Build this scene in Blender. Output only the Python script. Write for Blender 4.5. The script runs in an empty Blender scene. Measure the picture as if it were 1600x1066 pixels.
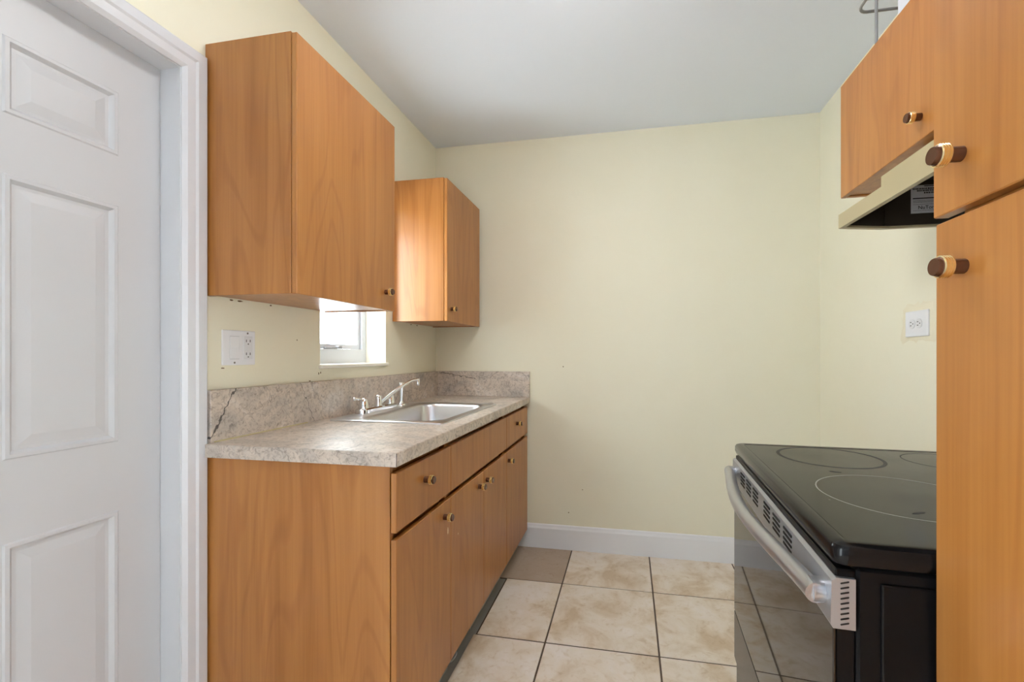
import bpy, bmesh, math, random
from mathutils import Vector, Matrix
random.seed(7)
scene = bpy.context.scene
C = scene.collection
PI = math.pi

# ------------------------------------------------------------------ camera
FPX, CX, HY, CAMZ = 680.0, 854.0, 555.0, 1.16
cd = bpy.data.cameras.new('camera')
cam = bpy.data.objects.new('camera', cd); C.objects.link(cam)
cd.sensor_width = 36.0; cd.sensor_fit = 'HORIZONTAL'
cd.lens = FPX / 1600 * 36
cd.shift_x = -(CX - 800) / 1600
cd.shift_y = (HY - 533) / 1600
cd.clip_start = 0.02
cam.location = (0, 0, CAMZ)
cam.rotation_euler = (PI / 2, 0, math.atan(128 / 680))
scene.camera = cam

# ------------------------------------------------------------------ world, lights, exposure
SKY = 11.5
w = bpy.data.worlds.new('world'); scene.world = w; w.use_nodes = True
bg = w.node_tree.nodes['Background']
bg.inputs['Color'].default_value = (0.89, 0.955, 1.0, 1)
bg.inputs['Strength'].default_value = SKY
LAMP = 21.5     # flush ceiling lamp above the frame
scene.view_settings.view_transform = 'Standard'
scene.view_settings.look = 'None'
scene.view_settings.gamma = 1
scene.view_settings.use_curve_mapping = False
scene.view_settings.exposure = 0.36

# ------------------------------------------------------------------ helpers
def lin(r, g, b):
    f = lambda c: (c / 255 / 12.92) if c / 255 <= 0.04045 else ((c / 255 + 0.055) / 1.055) ** 2.4
    return (f(r), f(g), f(b), 1)

def newbm(): return bmesh.new()

def bx(bm, x0, x1, y0, y1, z0, z1, bev=0.0, seg=1):
    vs = [bm.verts.new((x, y, z)) for x in (x0, x1) for y in (y0, y1) for z in (z0, z1)]
    q = [(0, 1, 3, 2), (4, 6, 7, 5), (0, 4, 5, 1), (2, 3, 7, 6), (0, 2, 6, 4), (1, 5, 7, 3)]
    fs = [bm.faces.new([vs[i] for i in f]) for f in q]
    if bev > 0:
        es = list({e for f in fs for e in f.edges})
        bmesh.ops.bevel(bm, geom=es, offset=bev, segments=seg, affect='EDGES', profile=0.5)
    return fs

def prism(bm, pts, axis, a, b):
    """extrude a 2-D outline along an axis (0,1,2) from a to b; pts are the two other coords in order"""
    def mk(p, t):
        l = list(p); l.insert(axis, t); return bm.verts.new(l)
    A = [mk(p, a) for p in pts]; B = [mk(p, b) for p in pts]
    n = len(pts)
    for i in range(n):
        bm.faces.new((A[i], A[(i + 1) % n], B[(i + 1) % n], B[i]))
    bm.faces.new(A[::-1]); bm.faces.new(B)

def loft(bm, loops, cap0=False, cap1=False, closed=True, mat=None):
    R = [[bm.verts.new(p) for p in lp] for lp in loops]
    n = len(R[0])
    for k, (a, b) in enumerate(zip(R, R[1:])):
        for i in range(n if closed else n - 1):
            f = bm.faces.new((a[i], a[(i + 1) % n], b[(i + 1) % n], b[i]))
            if mat: f.material_index = mat[k]
    if cap0:
        f = bm.faces.new(R[0][::-1])
        if mat: f.material_index = mat[0]
    if cap1:
        f = bm.faces.new(R[-1])
        if mat: f.material_index = mat[-1]

def rrect(cx, cy, hx, hy, r, z, seg=6):
    out = []
    for (sx, sy, a0) in ((1, 1, 0), (-1, 1, PI / 2), (-1, -1, PI), (1, -1, 1.5 * PI)):
        for k in range(seg + 1):
            a = a0 + PI / 2 * k / seg
            out.append((cx + sx * (hx - r) + r * math.cos(a), cy + sy * (hy - r) + r * math.sin(a), z))
    return out

def lathe(bm, prof, n=24, axis='z', o=(0, 0, 0), mat=None, cap0=True, cap1=True):
    loops = []
    for (r, h) in prof:
        lp = []
        for k in range(n):
            a = 2 * PI * k / n
            c, s = r * math.cos(a), r * math.sin(a)
            p = {'z': (c, s, h), 'x': (h, c, s), 'y': (s, h, c)}[axis]
            lp.append((p[0] + o[0], p[1] + o[1], p[2] + o[2]))
        loops.append(lp)
    loft(bm, loops, cap0, cap1, mat=mat)

def tube(bm, pts, r, n=10, caps=True):
    pts = [Vector(p) for p in pts]
    rs = r if isinstance(r, (list, tuple)) else [r] * len(pts)
    loops = []
    up = Vector((0, 0, 1))
    d0 = (pts[1] - pts[0]).normalized()
    if abs(d0.dot(up)) > 0.95: up = Vector((1, 0, 0))
    u = d0.cross(up).normalized()
    for i, p in enumerate(pts):
        d = (pts[min(i + 1, len(pts) - 1)] - pts[max(i - 1, 0)]).normalized()
        u = (u - d * u.dot(d)).normalized()
        v = d.cross(u)
        loops.append([tuple(p + (u * math.cos(2 * PI * k / n) + v * math.sin(2 * PI * k / n)) * rs[i]) for k in range(n)])
    loft(bm, loops, caps, caps)

def smooth_path(pts, n=8):
    P = [Vector(p) for p in pts]; out = []
    for i in range(len(P) - 1):
        p0 = P[max(i - 1, 0)]; p1 = P[i]; p2 = P[i + 1]; p3 = P[min(i + 2, len(P) - 1)]
        for k in range(n):
            t = k / n
            out.append(0.5 * ((2 * p1) + (p2 - p0) * t + (2 * p0 - 5 * p1 + 4 * p2 - p3) * t * t + (3 * p1 - p0 - 3 * p2 + p3) * t ** 3))
    out.append(P[-1]); return out

def smooth(me, ang=40):
    for p in me.polygons: p.use_smooth = True
    me.set_sharp_from_angle(angle=math.radians(ang))

def obj(name, bm, mats, parent=None, off=None, sm=None, loc=None):
    if off is not None:
        bmesh.ops.translate(bm, verts=bm.verts, vec=-Vector(off))
    bmesh.ops.recalc_face_normals(bm, faces=bm.faces)
    me = bpy.data.meshes.new(name); bm.to_mesh(me); bm.free()
    for m in (mats if isinstance(mats, (list, tuple)) else [mats]): me.materials.append(m)
    if sm: smooth(me, sm)
    o = bpy.data.objects.new(name, me); C.objects.link(o)
    if parent: o.parent = parent
    if loc: o.location = loc
    return o

def inst(name, me, parent, loc, rot=(0, 0, 0)):
    o = bpy.data.objects.new(name, me); C.objects.link(o); o.parent = parent
    o.location = loc; o.rotation_euler = rot
    return o

def tag(o, label, cat, group=None):
    o['label'] = label; o['category'] = cat
    if group: o['group'] = group
    return o

def struct(o, label=None):
    o['kind'] = 'structure'
    if label: o['label'] = label
    return o

class Thing:
    """an Empty at a thing's base; parts are given in world coordinates"""
    def __init__(s, name, loc, label=None, cat=None, group=None, rz=0.0, local=False):
        s.e = bpy.data.objects.new(name, None); C.objects.link(s.e)
        s.e.location = loc; s.e.rotation_euler = (0, 0, rz); s.e.empty_display_size = 0.05
        s.off = (0, 0, 0) if local else loc
        if label: tag(s.e, label, cat, group)
    def part(s, name, bm, mats, sm=None, parent=None):
        return obj(name, bm, mats, parent or s.e, s.off, sm)
    def box(s, name, x0, x1, y0, y1, z0, z1, mat, bev=0.0015, parent=None, seg=1):
        bm = newbm(); bx(bm, x0, x1, y0, y1, z0, z1, bev, seg)
        return s.part(name, bm, mat, parent=parent)
    def lp(s, p): return tuple(Vector(p) - Vector(s.off))

def slab_holes(bm, axis, t0, t1, A, B, holes):
    """box A x B (two remaining axes) of thickness t0..t1 along axis, minus rectangular holes"""
    ca = sorted({A[0], A[1], *[v for h in holes for v in h[:2]]})
    cb = sorted({B[0], B[1], *[v for h in holes for v in h[2:]]})
    for i in range(len(ca) - 1):
        for j in range(len(cb) - 1):
            ma = (ca[i] + ca[i + 1]) / 2; mb = (cb[j] + cb[j + 1]) / 2
            if any(h[0] < ma < h[1] and h[2] < mb < h[3] for h in holes): continue
            r = [ca[i], ca[i + 1], cb[j], cb[j + 1]]; r[axis * 2:axis * 2] = [t0, t1]
            bx(bm, *r)

# ------------------------------------------------------------------ materials
def mat(name):
    m = bpy.data.materials.new(name); m.use_nodes = True
    nt = m.node_tree
    return m, nt, nt.nodes['Principled BSDF']

def N(nt, t, **kw):
    n = nt.nodes.new(t)
    for k, v in kw.items():
        if k.startswith('_'): setattr(n, k[1:], v)
        else: n.inputs[k.replace('__', ' ')].default_value = v
    return n

def plain(name, col, rough=0.5, metal=0.0, spec=0.5, bump=0.0, bscale=200.0, var=0.0):
    m, nt, b = mat(name)
    b.inputs['Base Color'].default_value = col
    b.inputs['Roughness'].default_value = rough
    b.inputs['Metallic'].default_value = metal
    b.inputs['Specular IOR Level'].default_value = spec
    tc = N(nt, 'ShaderNodeTexCoord')
    no = N(nt, 'ShaderNodeTexNoise', Scale=bscale, Detail=4.0)
    nt.links.new(tc.outputs['Object'], no.inputs['Vector'])
    if bump:
        bp = N(nt, 'ShaderNodeBump', Strength=bump, Distance=0.002)
        nt.links.new(no.outputs['Fac'], bp.inputs['Height']); nt.links.new(bp.outputs['Normal'], b.inputs['Normal'])
    if var:
        n2 = N(nt, 'ShaderNodeTexNoise', Scale=4.0, Detail=5.0)
        nt.links.new(tc.outputs['Object'], n2.inputs['Vector'])
        hv = N(nt, 'ShaderNodeHueSaturation', Color=col)
        mr = N(nt, 'ShaderNodeMapRange'); mr.inputs['To Min'].default_value = 1 - var; mr.inputs['To Max'].default_value = 1 + var
        nt.links.new(n2.outputs['Fac'], mr.inputs['Value']); nt.links.new(mr.outputs['Result'], hv.inputs['Value'])
        nt.links.new(hv.outputs['Color'], b.inputs['Base Color'])
    return m

def ramp(nt, stops):
    r = nt.nodes.new('ShaderNodeValToRGB'); e = r.color_ramp.elements
    while len(e) < len(stops): e.new(0.5)
    for i, (p, c) in enumerate(stops):
        e[i].position = p; e[i].color = c
    return r

def wood_mat(name, dark, light):
    m, nt, b = mat(name)
    tc = N(nt, 'ShaderNodeTexCoord'); oi = N(nt, 'ShaderNodeObjectInfo')
    mul = N(nt, 'ShaderNodeMath', _operation='MULTIPLY'); mul.inputs[1].default_value = 37.0
    nt.links.new(oi.outputs['Random'], mul.inputs[0])
    add = N(nt, 'ShaderNodeVectorMath', _operation='ADD')
    nt.links.new(tc.outputs['Object'], add.inputs[0]); nt.links.new(mul.outputs[0], add.inputs[1])
    def noise(sc, scale, detail, dist=0.0):
        mp = N(nt, 'ShaderNodeMapping'); mp.inputs['Scale'].default_value = sc
        nt.links.new(add.outputs[0], mp.inputs['Vector'])
        n = N(nt, 'ShaderNodeTexNoise', Scale=scale, Detail=detail, Distortion=dist)
        nt.links.new(mp.outputs[0], n.inputs['Vector']); return n
    broad = noise((1, 1, 0.13), 4.5, 2.0, 0.3)
    fine = noise((1, 1, 0.02), 160.0, 4.0)
    mid = noise((1, 1, 0.05), 26.0, 3.0, 0.2)
    # cathedral lines : sine of the broad field
    m1 = N(nt, 'ShaderNodeMath', _operation='MULTIPLY'); m1.inputs[1].default_value = 70.0
    nt.links.new(broad.outputs['Fac'], m1.inputs[0])
    sn = N(nt, 'ShaderNodeMath', _operation='SINE'); nt.links.new(m1.outputs[0], sn.inputs[0])
    pw = N(nt, 'ShaderNodeMapRange'); pw.inputs['From Min'].default_value = 0.55; pw.inputs['From Max'].default_value = 1.0
    nt.links.new(sn.outputs[0], pw.inputs['Value'])
    acc = N(nt, 'ShaderNodeMath', _operation='MULTIPLY_ADD'); acc.inputs[1].default_value = 0.55
    nt.links.new(mid.outputs['Fac'], acc.inputs[0])
    f2 = N(nt, 'ShaderNodeMath', _operation='MULTIPLY'); f2.inputs[1].default_value = 0.3
    nt.links.new(fine.outputs['Fac'], f2.inputs[0]); nt.links.new(f2.outputs[0], acc.inputs[2])
    acc2 = N(nt, 'ShaderNodeMath', _operation='MULTIPLY_ADD'); acc2.inputs[1].default_value = 0.55
    nt.links.new(broad.outputs['Fac'], acc2.inputs[0]); nt.links.new(acc.outputs[0], acc2.inputs[2])
    r = ramp(nt, [(0.48, dark), (0.88, light)])
    nt.links.new(acc2.outputs[0], r.inputs['Fac'])
    mx = N(nt, 'ShaderNodeMix', _data_type='RGBA', _blend_type='MULTIPLY')
    nt.links.new(r.outputs['Color'], mx.inputs['A']); mx.inputs['B'].default_value = (0.80, 0.70, 0.60, 1)
    k = N(nt, 'ShaderNodeMath', _operation='MULTIPLY'); k.inputs[1].default_value = 0.50
    nt.links.new(pw.outputs[0], k.inputs[0]); nt.links.new(k.outputs[0], mx.inputs['Factor'])
    nt.links.new(mx.outputs['Result'], b.inputs['Base Color'])
    b.inputs['Roughness'].default_value = 0.32
    b.inputs['Specular IOR Level'].default_value = 0.65
    bp = N(nt, 'ShaderNodeBump', Strength=0.06, Distance=0.001)
    nt.links.new(fine.outputs['Fac'], bp.inputs['Height']); nt.links.new(bp.outputs['Normal'], b.inputs['Normal'])
    return m

WOOD = wood_mat('maple laminate', (0.345, 0.126, 0.023, 1), (0.495, 0.212, 0.054, 1))
WOODIN = plain('cabinet interior', lin(120, 70, 30), 0.6)
EDGE = plain('maple edge banding', (0.60, 0.31, 0.12, 1), 0.4, var=0.08)

def wall_mat(name, col, stain):
    m, nt, b = mat(name)
    tc = N(nt, 'ShaderNodeTexCoord')
    n1 = N(nt, 'ShaderNodeTexNoise', Scale=1.7, Detail=6.0, Roughness=0.65); nt.links.new(tc.outputs['Object'], n1.inputs['Vector'])
    n2 = N(nt, 'ShaderNodeTexNoise', Scale=90.0, Detail=5.0); nt.links.new(tc.outputs['Object'], n2.inputs['Vector'])
    r = ramp(nt, [(0.3, stain), (0.7, col)]); nt.links.new(n1.outputs['Fac'], r.inputs['Fac'])
    # small scuffs and nail specks
    v = N(nt, 'ShaderNodeTexVoronoi', Scale=3.1); nt.links.new(tc.outputs['Object'], v.inputs['Vector'])
    lt = N(nt, 'ShaderNodeMath', _operation='LESS_THAN'); lt.inputs[1].default_value = 0.012
    nt.links.new(v.outputs['Distance'], lt.inputs[0])
    mx = N(nt, 'ShaderNodeMix', _data_type='RGBA'); mx.inputs['B'].default_value = lin(150, 135, 100)
    nt.links.new(lt.outputs[0], mx.inputs['Factor']); nt.links.new(r.outputs['Color'], mx.inputs['A'])
    nt.links.new(mx.outputs['Result'], b.inputs['Base Color'])
    b.inputs['Roughness'].default_value = 0.55; b.inputs['Specular IOR Level'].default_value = 0.3
    n3 = N(nt, 'ShaderNodeTexNoise', Scale=9.0, Detail=4.0); nt.links.new(tc.outputs['Object'], n3.inputs['Vector'])
    bp0 = N(nt, 'ShaderNodeBump', Strength=0.12, Distance=0.01); nt.links.new(n3.outputs['Fac'], bp0.inputs['Height'])
    bp = N(nt, 'ShaderNodeBump', Strength=0.10, Distance=0.002); nt.links.new(n2.outputs['Fac'], bp.inputs['Height'])
    nt.links.new(bp0.outputs['Normal'], bp.inputs['Normal'])
    nt.links.new(bp.outputs['Normal'], b.inputs['Normal'])
    return m

WALL = wall_mat('cream yellow wall paint', lin(242, 238, 217), lin(240, 235, 212))
ROOMW = plain('white room paint', lin(235, 235, 236), 0.6, bump=0.08, bscale=80)
CEIL = plain('white ceiling paint', lin(234, 240, 250), 0.7, spec=0.2, bump=0.1, bscale=60)
WHITE = plain('white gloss trim paint', lin(214, 215, 219), 0.35, bump=0.04, bscale=25, var=0.015)
DOORW = plain('white door paint', lin(196, 196, 198), 0.38, bump=0.04, bscale=30, var=0.015)
SILLW = plain('cream window sill paint', lin(246, 243, 230), 0.4)
VINYL = plain('white window frame', lin(206, 209, 216), 0.35)
PLASTIC = plain('white plastic', lin(236, 237, 240), 0.3)
PLASTIC2 = plain('white plastic device', lin(226, 227, 230), 0.3)
SLOT = plain('dark slot', lin(60, 58, 56), 0.6)
BLACK = plain('flat black', lin(14, 14, 14), 0.7)
GROUT = plain('dark brown grout and cement', lin(96, 82, 70), 0.9, bump=0.6, bscale=120, var=0.2)
BASEW = plain('white baseboard paint', lin(240, 241, 244), 0.35, var=0.015)
CEMENT = plain('grey cement', lin(158, 158, 154), 0.9, bump=0.6, bscale=90, var=0.25)
CHROME = plain('chrome', (0.86, 0.87, 0.89, 1), 0.08, 1.0)
STEEL = plain('brushed sink steel', (0.66, 0.66, 0.68, 1), 0.30, 1.0, bump=0.03, bscale=400)
STAIN = plain('stainless trim', (0.42, 0.43, 0.46, 1), 0.36, 0.8, bump=0.02, bscale=300)
HANDLE = plain('satin steel handle', (0.50, 0.51, 0.54, 1), 0.32, 0.92)
BRASS = plain('polished brass', (0.95, 0.80, 0.45, 1), 0.2, 1.0)
BRONZE = plain('brown bronze', (0.13, 0.055, 0.028, 1), 0.26, 0.55)
BLKENAMEL = plain('black enamel', lin(18, 18, 20), 0.16, spec=0.25, bump=0.03, bscale=60)
BLKSIDE = plain('black side enamel', lin(15, 15, 17), 0.3, spec=0.16, bump=0.05, bscale=40)
GLASSBLK = plain('black oven glass', lin(16, 16, 16), 0.03, spec=0.9)
ALMOND = plain('almond painted metal', lin(176, 163, 128), 0.4)
HOODIN = plain('dark hood interior', lin(46, 40, 32), 0.55, var=0.15)
LABEL = plain('grey paper label', lin(196, 197, 200), 0.6)
INK = plain('black print', lin(26, 24, 24), 0.7)
INKG = plain('grey print', lin(110, 110, 112), 0.7)
INKB = plain('blue print', lin(80, 110, 165), 0.7)
INKR = plain('red print', lin(190, 90, 80), 0.7)
WIRE = plain('grey coated wire', lin(138, 138, 138), 0.35)
PAPER = plain('white paper', lin(222, 226, 234), 0.6)
CHIP = plain('bare chipped board', lin(240, 222, 186), 0.8)
PLASTER = plain('off white filler', lin(238, 231, 206), 0.8, bump=0.5, bscale=60)
DIRT = plain('brown dirt', lin(120, 96, 60), 0.9)

def cooktop_mat():
    m, nt, b = mat('black ceramic cooktop')
    b.inputs['Base Color'].default_value = lin(16, 16, 15)
    b.inputs['Specular IOR Level'].default_value = 0.2
    tc = N(nt, 'ShaderNodeTexCoord')
    n = N(nt, 'ShaderNodeTexNoise', Scale=7.0, Detail=6.0); nt.links.new(tc.outputs['Object'], n.inputs['Vector'])
    mr = N(nt, 'ShaderNodeMapRange'); mr.inputs['To Min'].default_value = 0.10; mr.inputs['To Max'].default_value = 0.3
    nt.links.new(n.outputs['Fac'], mr.inputs['Value']); nt.links.new(mr.outputs['Result'], b.inputs['Roughness'])
    v = N(nt, 'ShaderNodeTexVoronoi', Scale=16.0); nt.links.new(tc.outputs['Object'], v.inputs['Vector'])
    lt = N(nt, 'ShaderNodeMath', _operation='LESS_THAN'); lt.inputs[1].default_value = 0.03; nt.links.new(v.outputs['Distance'], lt.inputs[0])
    mx = N(nt, 'ShaderNodeMix', _data_type='RGBA'); mx.inputs['A'].default_value = lin(16, 16, 15); mx.inputs['B'].default_value = lin(150, 148, 138)
    nt.links.new(lt.outputs[0], mx.inputs['Factor']); nt.links.new(mx.outputs['Result'], b.inputs['Base Color'])
    return m
COOKTOP = cooktop_mat()
RINGL = plain('pale printed ring', lin(150, 150, 140), 0.3)
RINGD = plain('burnt ring', lin(14, 14, 13), 0.5)

def tile_mat(name, c0, c1, c2):
    m, nt, b = mat(name)
    tc = N(nt, 'ShaderNodeTexCoord'); oi = N(nt, 'ShaderNodeObjectInfo')
    mul = N(nt, 'ShaderNodeMath', _operation='MULTIPLY'); mul.inputs[1].default_value = 53.0
    nt.links.new(oi.outputs['Random'], mul.inputs[0])
    add = N(nt, 'ShaderNodeVectorMath', _operation='ADD')
    nt.links.new(tc.outputs['Object'], add.inputs[0]); nt.links.new(mul.outputs[0], add.inputs[1])
    n1 = N(nt, 'ShaderNodeTexNoise', Scale=5.5, Detail=7.0, Roughness=0.6, Distortion=0.5); nt.links.new(add.outputs[0], n1.inputs['Vector'])
    n2 = N(nt, 'ShaderNodeTexNoise', Scale=34.0, Detail=5.0, Distortion=1.0); nt.links.new(add.outputs[0], n2.inputs['Vector'])
    r = ramp(nt, [(0.36, c0), (0.52, c1), (0.68, c2)]); nt.links.new(n1.outputs['Fac'], r.inputs['Fac'])
    mx = N(nt, 'ShaderNodeMix', _data_type='RGBA', _blend_type='MULTIPLY'); mx.inputs['B'].default_value = (0.86, 0.80, 0.72, 1)
    mr = N(nt, 'ShaderNodeMapRange'); mr.inputs['From Min'].default_value = 0.55; mr.inputs['From Max'].default_value = 0.75
    nt.links.new(n2.outputs['Fac'], mr.inputs['Value']); nt.links.new(mr.outputs['Result'], mx.inputs['Factor'])
    nt.links.new(r.outputs['Color'], mx.inputs['A']); nt.links.new(mx.outputs['Result'], b.inputs['Base Color'])
    b.inputs['Roughness'].default_value = 0.42; b.inputs['Specular IOR Level'].default_value = 0.4
    bp = N(nt, 'ShaderNodeBump', Strength=0.12, Distance=0.003); nt.links.new(n1.outputs['Fac'], bp.inputs['Height'])
    nt.links.new(bp.outputs['Normal'], b.inputs['Normal'])
    return m
TILE = tile_mat('mottled beige tile', lin(212, 190, 163), lin(234, 221, 206), lin(241, 231, 223))
TILED = tile_mat('plain taupe tile', lin(176, 156, 136), lin(182, 163, 145), lin(186, 168, 151))

def stone_mat(name, cracks=()):
    """speckled beige-grey laminate; cracks: list of (axis, a0, z0, a1, z1, width) printed dark veins in object space"""
    m, nt, b = mat(name)
    tc = N(nt, 'ShaderNodeTexCoord')
    P = tc.outputs['Object']
    n1 = N(nt, 'ShaderNodeTexNoise', Scale=6.0, Detail=6.0, Roughness=0.62, Distortion=1.2); nt.links.new(P, n1.inputs['Vector'])
    n2 = N(nt, 'ShaderNodeTexNoise', Scale=60.0, Detail=7.0, Roughness=0.75, Distortion=1.2); nt.links.new(P, n2.inputs['Vector'])
    r = ramp(nt, [(0.28, lin(176, 168, 160)), (0.43, lin(202, 190, 178)), (0.55, lin(216, 201, 186)), (0.70, lin(226, 217, 209))])
    nt.links.new(n1.outputs['Fac'], r.inputs['Fac'])
    r2 = ramp(nt, [(0.33, (0.22, 0.20, 0.19, 1)), (0.43, (0.62, 0.59, 0.57, 1)), (0.52, (0.95, 0.95, 0.95, 1)), (0.66, (1.0, 1.0, 1.0, 1))])
    nt.links.new(n2.outputs['Fac'], r2.inputs['Fac'])
    mx = N(nt, 'ShaderNodeMix', _data_type='RGBA', _blend_type='MULTIPLY'); mx.inputs['Factor'].default_value = 0.75
    nt.links.new(r.outputs['Color'], mx.inputs['A']); nt.links.new(r2.outputs['Color'], mx.inputs['B'])
    # fine veins
    wv = N(nt, 'ShaderNodeTexNoise', Scale=2.6, Detail=5.0, Roughness=0.55, Distortion=0.6); nt.links.new(P, wv.inputs['Vector'])
    sb = N(nt, 'ShaderNodeMath', _operation='SUBTRACT'); sb.inputs[1].default_value = 0.5; nt.links.new(wv.outputs['Fac'], sb.inputs[0])
    ab = N(nt, 'ShaderNodeMath', _operation='ABSOLUTE'); nt.links.new(sb.outputs[0], ab.inputs[0])
    lt = N(nt, 'ShaderNodeMapRange'); lt.inputs['From Min'].default_value = 0.0; lt.inputs['From Max'].default_value = 0.006
    lt.inputs['To Min'].default_value = 0.55; lt.inputs['To Max'].default_value = 0.0
    nt.links.new(ab.outputs[0], lt.inputs['Value'])
    mv = N(nt, 'ShaderNodeMix', _data_type='RGBA'); mv.inputs['B'].default_value = lin(110, 98, 88)
    nt.links.new(lt.outputs['Result'], mv.inputs['Factor']); nt.links.new(mx.outputs['Result'], mv.inputs['A'])
    col = mv.outputs['Result']
    if cracks:
        sep = N(nt, 'ShaderNodeSeparateXYZ'); nt.links.new(P, sep.inputs[0])
        wob = N(nt, 'ShaderNodeTexNoise', Scale=45.0, Detail=4.0); nt.links.new(P, wob.inputs['Vector'])
        for (ax, a0, z0, a1, z1, wd) in cracks:
            L = math.hypot(a1 - a0, z1 - z0); dx, dz = (a1 - a0) / L, (z1 - z0) / L
            def lc(ka, kz, c):
                p = N(nt, 'ShaderNodeMath', _operation='MULTIPLY_ADD'); p.inputs[1].default_value = ka; p.inputs[2].default_value = c
                nt.links.new(sep.outputs[ax], p.inputs[0])
                q = N(nt, 'ShaderNodeMath', _operation='MULTIPLY_ADD'); q.inputs[1].default_value = kz
                nt.links.new(sep.outputs['Z'], q.inputs[0]); nt.links.new(p.outputs[0], q.inputs[2]); return q
            al = lc(dx, dz, -(a0 * dx + z0 * dz)); pe = lc(-dz, dx, (a0 * dz - z0 * dx))
            ww = N(nt, 'ShaderNodeMath', _operation='MULTIPLY_ADD'); ww.inputs[1].default_value = 0.03; ww.inputs[2].default_value = -0.015
            nt.links.new(wob.outputs['Fac'], ww.inputs[0])
            pp = N(nt, 'ShaderNodeMath', _operation='ADD'); nt.links.new(pe.outputs[0], pp.inputs[0]); nt.links.new(ww.outputs[0], pp.inputs[1])
            pa = N(nt, 'ShaderNodeMath', _operation='ABSOLUTE'); nt.links.new(pp.outputs[0], pa.inputs[0])
            s1 = N(nt, 'ShaderNodeMapRange'); s1.inputs['From Min'].default_value = wd * 0.4; s1.inputs['From Max'].default_value = wd
            s1.inputs['To Min'].default_value = 0.9; s1.inputs['To Max'].default_value = 0.0; nt.links.new(pa.outputs[0], s1.inputs['Value'])
            g0 = N(nt, 'ShaderNodeMath', _operation='GREATER_THAN'); g0.inputs[1].default_value = 0.0; nt.links.new(al.outputs[0], g0.inputs[0])
            g1 = N(nt, 'ShaderNodeMath', _operation='LESS_THAN'); g1.inputs[1].default_value = L; nt.links.new(al.outputs[0], g1.inputs[0])
            k1 = N(nt, 'ShaderNodeMath', _operation='MULTIPLY'); nt.links.new(g0.outputs[0], k1.inputs[0]); nt.links.new(g1.outputs[0], k1.inputs[1])
            k2 = N(nt, 'ShaderNodeMath', _operation='MULTIPLY'); nt.links.new(k1.outputs[0], k2.inputs[0]); nt.links.new(s1.outputs['Result'], k2.inputs[1])
            mc = N(nt, 'ShaderNodeMix', _data_type='RGBA'); mc.inputs['B'].default_value = lin(48, 42, 40)
            nt.links.new(k2.outputs[0], mc.inputs['Factor']); nt.links.new(col, mc.inputs['A']); col = mc.outputs['Result']
    nt.links.new(col, b.inputs['Base Color'])
    b.inputs['Roughness'].default_value = 0.36; b.inputs['Specular IOR Level'].default_value = 0.7
    return m

def glass_mat():
    m = bpy.data.materials.new('window glass'); m.use_nodes = True; nt = m.node_tree
    for n in list(nt.nodes): nt.nodes.remove(n)
    o = nt.nodes.new('ShaderNodeOutputMaterial'); t = nt.nodes.new('ShaderNodeBsdfTransparent'); g = nt.nodes.new('ShaderNodeBsdfGlossy')
    g.inputs['Roughness'].default_value = 0.02; t.inputs['Color'].default_value = (0.95, 0.97, 0.97, 1)
    mx = nt.nodes.new('ShaderNodeMixShader'); mx.inputs[0].default_value = 0.05
    nt.links.new(t.outputs[0], mx.inputs[1]); nt.links.new(g.outputs[0], mx.inputs[2]); nt.links.new(mx.outputs[0], o.inputs[0])
    return m
GLASS = glass_mat()

# ------------------------------------------------------------------ the setting
XL, XR, YB, YR, ZC = -1.20, 1.015, 2.58, -3.00, 2.47
YS = 0.02                                    # the cream paint ends here; the room behind is white
DY0, DY1, DZ = 0.26, 0.98, 1.945            # door opening in the left wall
WY0, WY1, WZ0, WZ1 = 1.525, 2.004, 1.118, 1.92   # window over the sink
RY0, RY1, RZ0, RZ1 = -1.15, -0.25, 0.35, 1.55      # unseen window added behind the camera for fill light
SY0, SY1, SZ = -1.40, -0.55, 2.05              # opening for the glazed door added behind the camera

bm = newbm(); slab_holes(bm, 0, XL - 0.2, XL, (YS, YB), (0, ZC), [(DY0, DY1, 0, DZ), (WY0, WY1, WZ0, WZ1)])
wall_left = struct(obj('wall_left', bm, WALL))
bm = newbm(); slab_holes(bm, 0, XL - 0.2, XL, (YR, YS), (0, ZC), [(SY0, SY1, 0.0, SZ)])
struct(obj('wall_left_rear', bm, ROOMW))
bm = newbm(); bx(bm, XL - 0.2, XR + 0.2, YB, YB + 0.15, 0, ZC); struct(obj('wall_back', bm, WALL))
bm = newbm(); bx(bm, XR, XR + 0.15, YS, YB, 0, ZC); wall_right = struct(obj('wall_right', bm, WALL))
bm = newbm(); slab_holes(bm, 0, XR, XR + 0.15, (YR, YS), (0, ZC), [(RY0, RY1, RZ0, RZ1)]); struct(obj('wall_right_rear', bm, ROOMW))
bm = newbm(); bx(bm, XL - 0.2, XR + 0.2, YR - 0.15, YR, 0, ZC); struct(obj('wall_rear', bm, ROOMW))
bm = newbm(); bx(bm, XL - 0.2, XR + 0.2, YR - 0.15, YB + 0.15, ZC, ZC + 0.12); struct(obj('ceiling', bm, CEIL))
bm = newbm(); bx(bm, XL - 0.2, XR + 0.2, YR - 0.15, YB + 0.15, -0.12, -0.008); floor = struct(obj('floor', bm, CEMENT))
bm = newbm(); bx(bm, -0.625, XR, YR, YB, -0.008, -0.0025); bx(bm, XL, -0.625, YR, 1.04, -0.008, -0.0025); bx(bm, -0.70, -0.625, 2.19, YB, -0.008, -0.0025)
obj('grout_bed', bm, GROUT, floor)

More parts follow.
